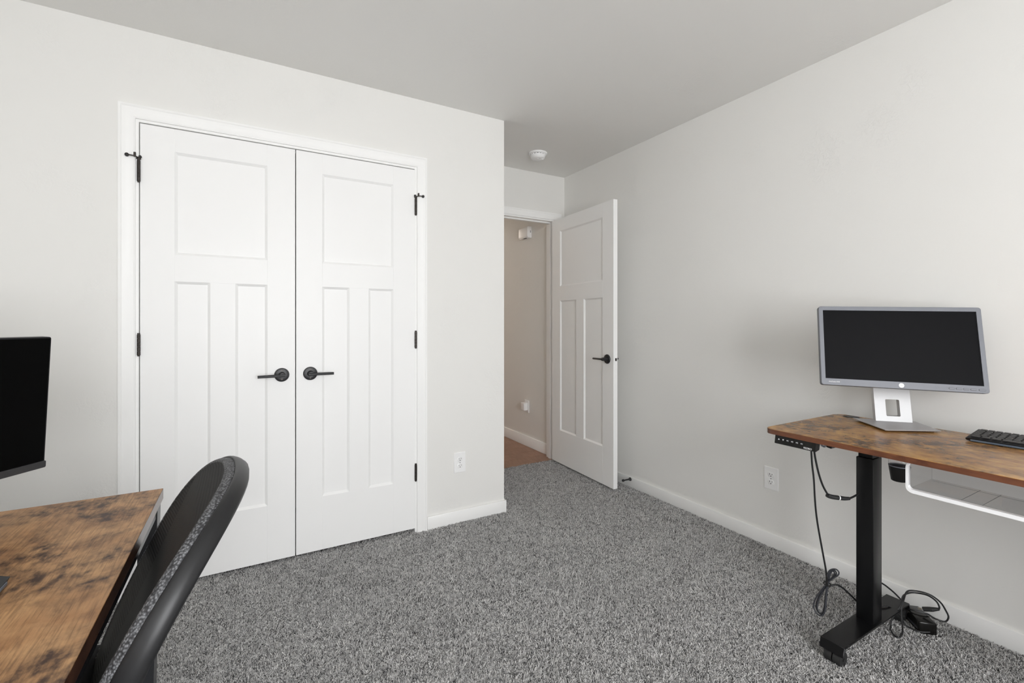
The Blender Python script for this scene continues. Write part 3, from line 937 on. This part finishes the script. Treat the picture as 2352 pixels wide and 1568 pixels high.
sd = thing('smoke_detector', 'round white smoke detector on the ceiling before the entry door', 'smoke detector', (1.878, 2.883, H))
c0 = (1.878, 2.883, H)
MB().lathe([(0, .070), (.006, .070), (.010, .067), (.013, .060)], c0, (0, 0, -1), 48).obj('base_ring', plate_white, sd, angle=45)
MB().lathe([(.013, .053), (.0165, .053)], c0, (0, 0, -1), 40).obj('vent_gap', slot_dark, sd)
MB().lathe([(.0165, .0555), (.024, .0555), (.036, .052), (.043, .044), (.046, .034), (.047, .015)], c0, (0, 0, -1), 48).obj('detector_body', plate_white, sd, angle=50)
vr = MB()
for q in range(16):
    a = q * math.pi / 8
    vr.obox(Matrix.Translation((c0[0] + .054 * math.cos(a), c0[1] + .054 * math.sin(a), H - .0148)) @ Matrix.Rotation(a, 4, 'Z'), .006, .010, .004)
vr.obj('vent_ribs', plate_white, sd)
MB().lathe([(.040, .013), (.0475, .013), (.049, .011)], (c0[0] + .024, c0[1] - .016, H), (0, 0, -1), 24).obj('test_button', plate_white, sd)
MB().lathe([(.045, .010), (.0478, .010)], (c0[0] - .012, c0[1] - .016, H), (0, 0, -1), 20).obj('sounder', plate_white, sd)

ds = thing('door_stop', 'black spring door stop on the baseboard beside the open door', 'door stop', (XR - .012, 2.446, .056))
MB().lathe([(0, .0125), (.004, .0125), (.010, .009), (.016, .0055)], (XR - .012, 2.446, .056), (-1, 0, .03), 20).obj('stop_base', black_metal, ds)
MB().lathe([(.014, .0052), (.062, .0044)], (XR - .012, 2.446, .056), (-1, 0, .03), 14).obj('shaft', black_metal, ds)
MB().lathe([(.060, .0065), (.064, .0085), (.074, .0085), (.077, .006)], (XR - .012, 2.446, .056), (-1, 0, .03), 18).obj('tip', rubber, ds)

# ------------------------------------------------------------------ wooden desk on the left
LZ, LT = .745, .026
LX0, LX1, LY0, LY1 = -.88, -.190, .30, 1.499
ld = thing('writing_desk', 'rustic brown wooden desk with dark metal legs behind the mesh chair', 'desk', ((LX0 + LX1) / 2, (LY0 + LY1) / 2, -.006))
lt_ = MB().box(LX0, LX1 - .0005, LY0, LY1 - .0005, LZ - LT, LZ, .0006).obj('tabletop', desk_top_l, ld)
e = MB()
e.ring_loft([[v3(x, y_, LZ - LT - .0002) for x, y_ in ((LX0 - .0005, LY0 - .0005), (LX1, LY0 - .0005), (LX1, LY1), (LX0 - .0005, LY1))],
             [v3(x, y_, LZ - .0008) for x, y_ in ((LX0 - .0005, LY0 - .0005), (LX1, LY0 - .0005), (LX1, LY1), (LX0 - .0005, LY1))]], cap0=False, cap1=False)
tag(e.obj('edge_band', board_edge, lt_), 'dark brown edge band')
for xs in (0, 1):
    for ys in (0, 1):
        x1 = LX1 - .003 if xs else LX0 + .043
        y1 = LY1 - .018 if ys else LY0 + .070
        lx = x1 - .040; ly = y1 - .050
        sx = .007 if xs else -.007
        mb = MB()
        def q(z, o):
            return [v3(lx - o * sx * 0 + 0, ly, z), v3(x1 - o, ly, z), v3(x1 - o, y1, z), v3(lx, y1, z)]
        mb.ring_loft([q(-.006, .013 if xs else 0), q(LZ - LT, 0)])
        bmesh.ops.bevel(mb.bm, geom=mb.bm.edges[:], offset=.0015, segments=1, profile=.5, affect='EDGES')
        mb.obj('leg', leg_metal, ld)
rl = MB()
for x in (LX1 - .028, LX0 + .005):
    MB().box(x, x + .022, LY0 + .07, LY1 - .069, LZ - LT - .028, LZ - LT, .001).obj('rail', leg_metal, ld)
for y_ in (LY0 + .03, LY1 - .055):
    MB().box(LX0 + .045, LX1 - .045, y_, y_ + .022, LZ - LT - .028, LZ - LT, .001).obj('rail', leg_metal, ld)

# black monitor on the wooden desk
psi2, til2 = .6521, -.0661
n2 = v3(math.cos(psi2), -math.sin(psi2), 0)
w2_ = v3(math.sin(psi2), math.cos(psi2), 0)
up2 = v3(0, 0, math.cos(til2)) - n2 * math.sin(til2)
nn2 = n2 * math.cos(til2) + v3(0, 0, math.sin(til2))
H2, W2 = .320, .545
c2 = v3(-.414, 1.5404, 1.1427) - w2_ * W2 / 2 - up2 * H2 / 2
M2 = frame_matrix(c2, w2_, up2, nn2)
base2 = c2 - n2 * .075
m2 = thing('monitor', 'black thin-bezel monitor on the wooden desk with dark screen', 'monitor', (base2.x, base2.y, LZ))
bb = MB()
bb.prism(rrect(-W2 / 2, W2 / 2, -H2 / 2 + .010, H2 / 2, .005, 4), -.022, -.0015, .001, M=M2)
bb.obj('bezel', black_plastic, m2)
MB().prism([(-W2 / 2 + .0035, -H2 / 2 + .016), (W2 / 2 - .0035, -H2 / 2 + .016), (W2 / 2 - .0035, H2 / 2 - .0035), (-W2 / 2 + .0035, H2 / 2 - .0035)], -.003, -.0008, M=M2).obj('screen', screen_black, m2)
MB().prism(rrect(-W2 / 2 - .0008, W2 / 2 + .0008, -H2 / 2, -H2 / 2 + .0165, .003, 3), -.022, .0022, .0008, M=M2).obj('chin', mat('chin_grey', (.03, .03, .032), .5), m2)
MB().obox(M2 @ Matrix.Translation((0, -.01, -.033)), .30, .20, .026, .008, 2).obj('back_housing', black_plastic, m2)
MB().tube([M2 @ v3(0, -.02, -.045), base2 + v3(0, 0, 0) + v3(0, 0, -.02) - n2 * .012, v3(base2.x, base2.y, LZ + .01) - n2 * .012], .019, 14, 4).obj('stand_neck', black_plastic, m2)
MB().prism([(.095 * math.cos(a * math.pi / 16), .075 * math.sin(a * math.pi / 16)) for a in range(32)], 0, .010, .003, M=frame_matrix((base2.x, base2.y, LZ), w2_, -n2, (0, 0, 1)), seg=2).obj('stand_base', black_plastic, m2)
keyboard('keyboard', 'black keyboard on the wooden desk at the left frame edge', (-.4075, .865, LZ), R(180), L=.43, slope=.010)

# ------------------------------------------------------------------ mesh office chair
CYC, CZC = 1.0017, .6754
chair = thing('office_chair', 'black mesh-back office chair pulled up to the wooden desk', 'chair', (-.45, CYC, -.006))
CRHO = .0239
HWB, HHB = .2510, .2325
def surf(yv, z):
    """front surface of the backrest: reclined and hollowed"""
    d = .925 - z
    x = -.0082 - .4994 * d - .0271 * d * d - .0308 * (yv / .215) ** 2
    return v3(x * math.cos(CRHO) - yv * math.sin(CRHO), CYC + yv * math.cos(CRHO), z)
def outline(th):
    c_, s_ = math.cos(th), math.sin(th)
    e_ = 2 / 2.5
    yv = HWB * math.copysign(abs(c_) ** e_, c_)
    zz = HHB * math.copysign(abs(s_) ** e_, s_)
    yv *= 1.0 + .1345 * max(0, zz / HHB) - .13 * max(0, -zz / HHB)
    return yv, zz
NO = 72
out_pts = [outline(2 * math.pi * i / NO) for i in range(NO)]
def surf_n(yv, z):
    e_ = 1e-3
    a = surf(yv + e_, z) - surf(yv - e_, z)
    b = surf(yv, z + e_) - surf(yv, z - e_)
    n_ = a.cross(b).normalized()
    return n_ if n_.x < 0 else -n_
ms = MB()
rings = []
for kf, off in ((.02, 0), (.2, 0), (.4, 0), (.6, 0), (.72, .001), (.80, .004), (.87, .0095), (.92, .0148), (.945, .0166), (.96, .0163)):
    rings.append([surf(a * kf, CZC + b * kf) + surf_n(a * kf, CZC + b * kf) * off for a, b in out_pts])
ms.ring_loft(rings)
ms.obj('mesh_back', mesh_black, chair, angle=60)
# frame cross-section swept round the outline: (outward, towards the front)
def sweep(profile):
    rr = []
    for i in range(NO):
        a, b = out_pts[i]
        a1, b1 = out_pts[(i + 1) % NO]
        a0, b0 = out_pts[(i - 1) % NO]
        P = surf(a, CZC + b)
        Tn = (surf(a1, CZC + b1) - surf(a0, CZC + b0)).normalized()
        Nn = surf_n(a, CZC + b)
        O = Tn.cross(Nn).normalized()
        if O.dot(P - surf(0, CZC)) < 0:
            O = -O
        dep = .024 + .012 * max(0, min(1, (.90 - (CZC + b)) / .30))
        rr.append([P + O * u_ + Nn * (v_ if v_ > 0 else v_ * dep) for u_, v_ in profile])
    return rr
MB().ring_loft(sweep([(-.016, .010), (-.0135, .0165), (-.010, .0172), (-.0055, .0150), (-.0015, .0095), (.0005, .0030), (-.002, -.1), (-.012, -.1)]), loop=True).obj('woven_edge', welt, chair, angle=60)
MB().ring_loft(sweep([(.0000, .0030), (.0022, .0034), (.0042, .0018), (.0058, -.10), (.0060, -.45), (.0030, -.88), (-.003, -1.0), (-.010, -.95), (-.013, -.6), (-.012, -.25), (-.004, -.12)]), loop=True).obj('back_frame', chair_plastic, chair, angle=60)
sp = MB()
sp.tube([surf(0, .60) + v3(.018, 0, 0), surf(0, .57) + v3(.020, 0, 0), v3(-.190, CYC, .52), v3(-.215, CYC, .45), v3(-.28, CYC, .405), v3(-.38, CYC, .40)], [.012, .022], 12, 5)
sp.obj('back_support', black_plastic, chair)
lum = MB()
lum.ring_loft([[surf(yv, z) + v3(.012 + q, 0, 0) for yv, z in ((-.20, .675), (-.1, .670), (0, .668), (.1, .670), (.20, .675), (.20, .705), (.1, .712), (0, .715), (-.1, .712), (-.20, .705))] for q in (0, .008)])
lum.obj('lumbar_bar', black_plastic, chair)
seat_b = MB()
seat_b.box(-.72, -.235, CYC - .245, CYC + .245, .450, .530, .034, 4)
seat_b.obj('seat', mat('black_seat_fabric', (.012, .012, .013), .8), chair, angle=60)
MB().box(-.56, -.34, CYC - .10, CYC + .10, .385, .431, .008, 2).obj('tilt_mechanism', black_plastic, chair)
MB().cyl((-.45, CYC, .10), (-.45, CYC, .39), .025, n=20).obj('gas_lift', black_metal, chair)
for q_ in range(5):
    a = R(36 + 72 * q_)
    ex, ey = math.cos(a), math.sin(a)
    sb = MB()
    sb.tube([(-.45, CYC, .105), (-.45 + ex * .14, CYC + ey * .14, .092), (-.45 + ex * .29, CYC + ey * .29, .068)], [.026, .015], 10, 4)
    sb.obj('base_spoke', black_plastic, chair)
    cs = MB()
    cxx, cyy = -.45 + ex * .29, CYC + ey * .29
    px, py = -ey, ex
    for s_ in (-1, 1):
        cs.cyl((cxx + px * .004 * s_, cyy + py * .004 * s_, .0205), (cxx + px * .024 * s_, cyy + py * .024 * s_, .0205), .0265, n=20)
    cs.cyl((cxx, cyy, .02), (cxx, cyy, .068), .006, n=10)
    cs.obj('caster', rubber, chair)

# ------------------------------------------------------------------ made-up hall light, added to brighten the hall (warm; out of view)
hl = thing('hall_fill_light', 'added round fill light on the hall ceiling, out of view', 'fill light', (1.7, 5.9, H))
em = mat('fill_glow', (1, .8, .6), .5)
em.node_tree.nodes['Principled BSDF'].inputs['Emission Color'].default_value = (1, .87, .76, 1)
em.node_tree.nodes['Principled BSDF'].inputs['Emission Strength'].default_value = 36.0
MB().lathe([(0, .15), (.02, .15), (.05, .13), (.065, .08)], (1.7, 5.9, H), (0, 0, -1), 32).obj('fill_disc', em, hl)

# ------------------------------------------------------------------ carpet pile
def carpet():
    me = bpy.data.meshes.new('carpet_pile')
    Z = -.008
    polys = [[(XL, YB + .012), (XR - .012, YB + .012), (XR - .012, YC - .004), (XL, YC - .004)],
             [(XC + .012, YC - .004), (XR - .012, YC - .004), (XR - .012, YA + .012), (XC + .012, YA + .012)],
             [(CX0 - .01, YC - .004), (CX1 + .01, YC - .004), (CX1 + .01, YC + .04), (CX0 - .01, YC + .04)]]
    vs_, fs = [], []
    for p in polys:
        fs.append(tuple(range(len(vs_), len(vs_) + 4)))
        vs_ += [(x, y_, Z) for x, y_ in p]
    me.from_pydata(vs_, [], fs)
    o = bpy.data.objects.new('carpet_pile', me)
    col.objects.link(o)
    tag(o, 'grey fleck carpet pile covering the bedroom floor', 'carpet', kind='stuff')
    me.materials.append(carpet_mat)
    ng = bpy.data.node_groups.new('carpet_pile', 'GeometryNodeTree')
    ng.interface.new_socket('Geometry', in_out='INPUT', socket_type='NodeSocketGeometry')
    ng.interface.new_socket('Geometry', in_out='OUTPUT', socket_type='NodeSocketGeometry')
    nd = ng.nodes; L = ng.links.new
    gi = nd.new('NodeGroupInput'); go = nd.new('NodeGroupOutput')
    dp = nd.new('GeometryNodeDistributePointsOnFaces'); dp.inputs['Density'].default_value = 21000.0
    # one tuft: nine bent yarn ends, each with its own shade
    cone = nd.new('GeometryNodeMeshCone')
    cone.fill_type = 'NONE'
    cone.inputs['Vertices'].default_value = 3
    cone.inputs['Radius Top'].default_value = .0008
    cone.inputs['Radius Bottom'].default_value = .0015
    cone.inputs['Depth'].default_value = .0088
    cone.inputs['Side Segments'].default_value = 3
    bend = nd.new('GeometryNodeSetPosition')
    bp_ = nd.new('GeometryNodeInputPosition')
    sx = nd.new('ShaderNodeSeparateXYZ'); cx_ = nd.new('ShaderNodeCombineXYZ')
    pw = nd.new('ShaderNodeMath'); pw.operation = 'POWER'; pw.inputs[1].default_value = 2.0
    ml = nd.new('ShaderNodeMath'); ml.operation = 'MULTIPLY'; ml.inputs[1].default_value = 70.0
    L(bp_.outputs[0], sx.inputs[0]); L(sx.outputs['Z'], pw.inputs[0]); L(pw.outputs[0], ml.inputs[0]); L(ml.outputs[0], cx_.inputs['X'])
    L(cone.outputs['Mesh'], bend.inputs['Geometry']); L(cx_.outputs[0], bend.inputs['Offset'])
    gridn = nd.new('GeometryNodeMeshGrid')
    gridn.inputs['Size X'].default_value = .0062; gridn.inputs['Size Y'].default_value = .0062
    gridn.inputs['Vertices X'].default_value = 3; gridn.inputs['Vertices Y'].default_value = 3
    ip0 = nd.new('GeometryNodeInstanceOnPoints')
    rv0 = nd.new('FunctionNodeRandomValue'); rv0.data_type = 'FLOAT_VECTOR'; rv0.inputs['Seed'].default_value = 9
    rv0.inputs[0].default_value = (-1.05, -1.05, 0); rv0.inputs[1].default_value = (1.05, 1.05, 6.28)
    st0 = nd.new('GeometryNodeStoreNamedAttribute'); st0.data_type = 'FLOAT'; st0.domain = 'INSTANCE'
    st0.inputs['Name'].default_value = 'shade'
    rs0 = nd.new('FunctionNodeRandomValue'); rs0.data_type = 'FLOAT'; rs0.inputs['Seed'].default_value = 3
    rl0 = nd.new('GeometryNodeRealizeInstances')
    L(gridn.outputs['Mesh'], ip0.inputs['Points']); L(bend.outputs[0], ip0.inputs['Instance']); L(rv0.outputs[0], ip0.inputs['Rotation'])
    L(ip0.outputs[0], st0.inputs['Geometry']); L([q for q in rs0.outputs if q.enabled and q.type == 'VALUE'][0], [q for q in st0.inputs if q.name == 'Value' and q.enabled][0])
    L(st0.outputs[0], rl0.inputs[0])
    sm = nd.new('GeometryNodeSetShadeSmooth')
    stm = nd.new('GeometryNodeSetMaterial'); stm.inputs['Material'].default_value = carpet_mat
    ip = nd.new('GeometryNodeInstanceOnPoints')
    rv = nd.new('FunctionNodeRandomValue'); rv.data_type = 'FLOAT_VECTOR'
    rv.inputs[0].default_value = (-.3, -.3, 0); rv.inputs[1].default_value = (.3, .3, 6.28)
    rs = nd.new('FunctionNodeRandomValue'); rs.data_type = 'FLOAT'
    rs.inputs['Seed'].default_value = 4
    for i in rs.inputs:
        if i.type == 'VALUE' and i.name == 'Min': i.default_value = .75
        if i.type == 'VALUE' and i.name == 'Max': i.default_value = 1.35
    # the lie of the pile drifts over the floor
    pos = nd.new('GeometryNodeInputPosition')
    nz = nd.new('ShaderNodeTexNoise'); nz.inputs['Scale'].default_value = 2.6; nz.inputs['Detail'].default_value = 2.0
    sub = nd.new('ShaderNodeVectorMath'); sub.operation = 'SUBTRACT'; sub.inputs[1].default_value = (.5, .5, .5)
    mul = nd.new('ShaderNodeVectorMath'); mul.operation = 'MULTIPLY'; mul.inputs[1].default_value = (2.4, 2.4, 0)
    add = nd.new('ShaderNodeVectorMath'); add.operation = 'ADD'
    L(pos.outputs[0], nz.inputs['Vector']); L(nz.outputs['Color'], sub.inputs[0]); L(sub.outputs[0], mul.inputs[0])
    L(rv.outputs[0], add.inputs[0]); L(mul.outputs[0], add.inputs[1])
    L(gi.outputs[0], dp.inputs['Mesh'])
    L(dp.outputs['Points'], ip.inputs['Points'])
    L(rl0.outputs[0], sm.inputs[0]); L(sm.outputs[0], stm.inputs[0])
    L(stm.outputs[0], ip.inputs['Instance'])
    L(add.outputs[0], ip.inputs['Rotation'])
    ro = [q for q in rs.outputs if q.enabled][0] if any(q.enabled for q in rs.outputs) else rs.outputs[1]
    L(ro, ip.inputs['Scale'])
    jg = nd.new('GeometryNodeJoinGeometry')
    L(ip.outputs[0], jg.inputs[0])
    L(jg.outputs[0], go.inputs[0])
    md = o.modifiers.new('pile', 'NODES')
    md.node_group = ng
    return o
carpet()
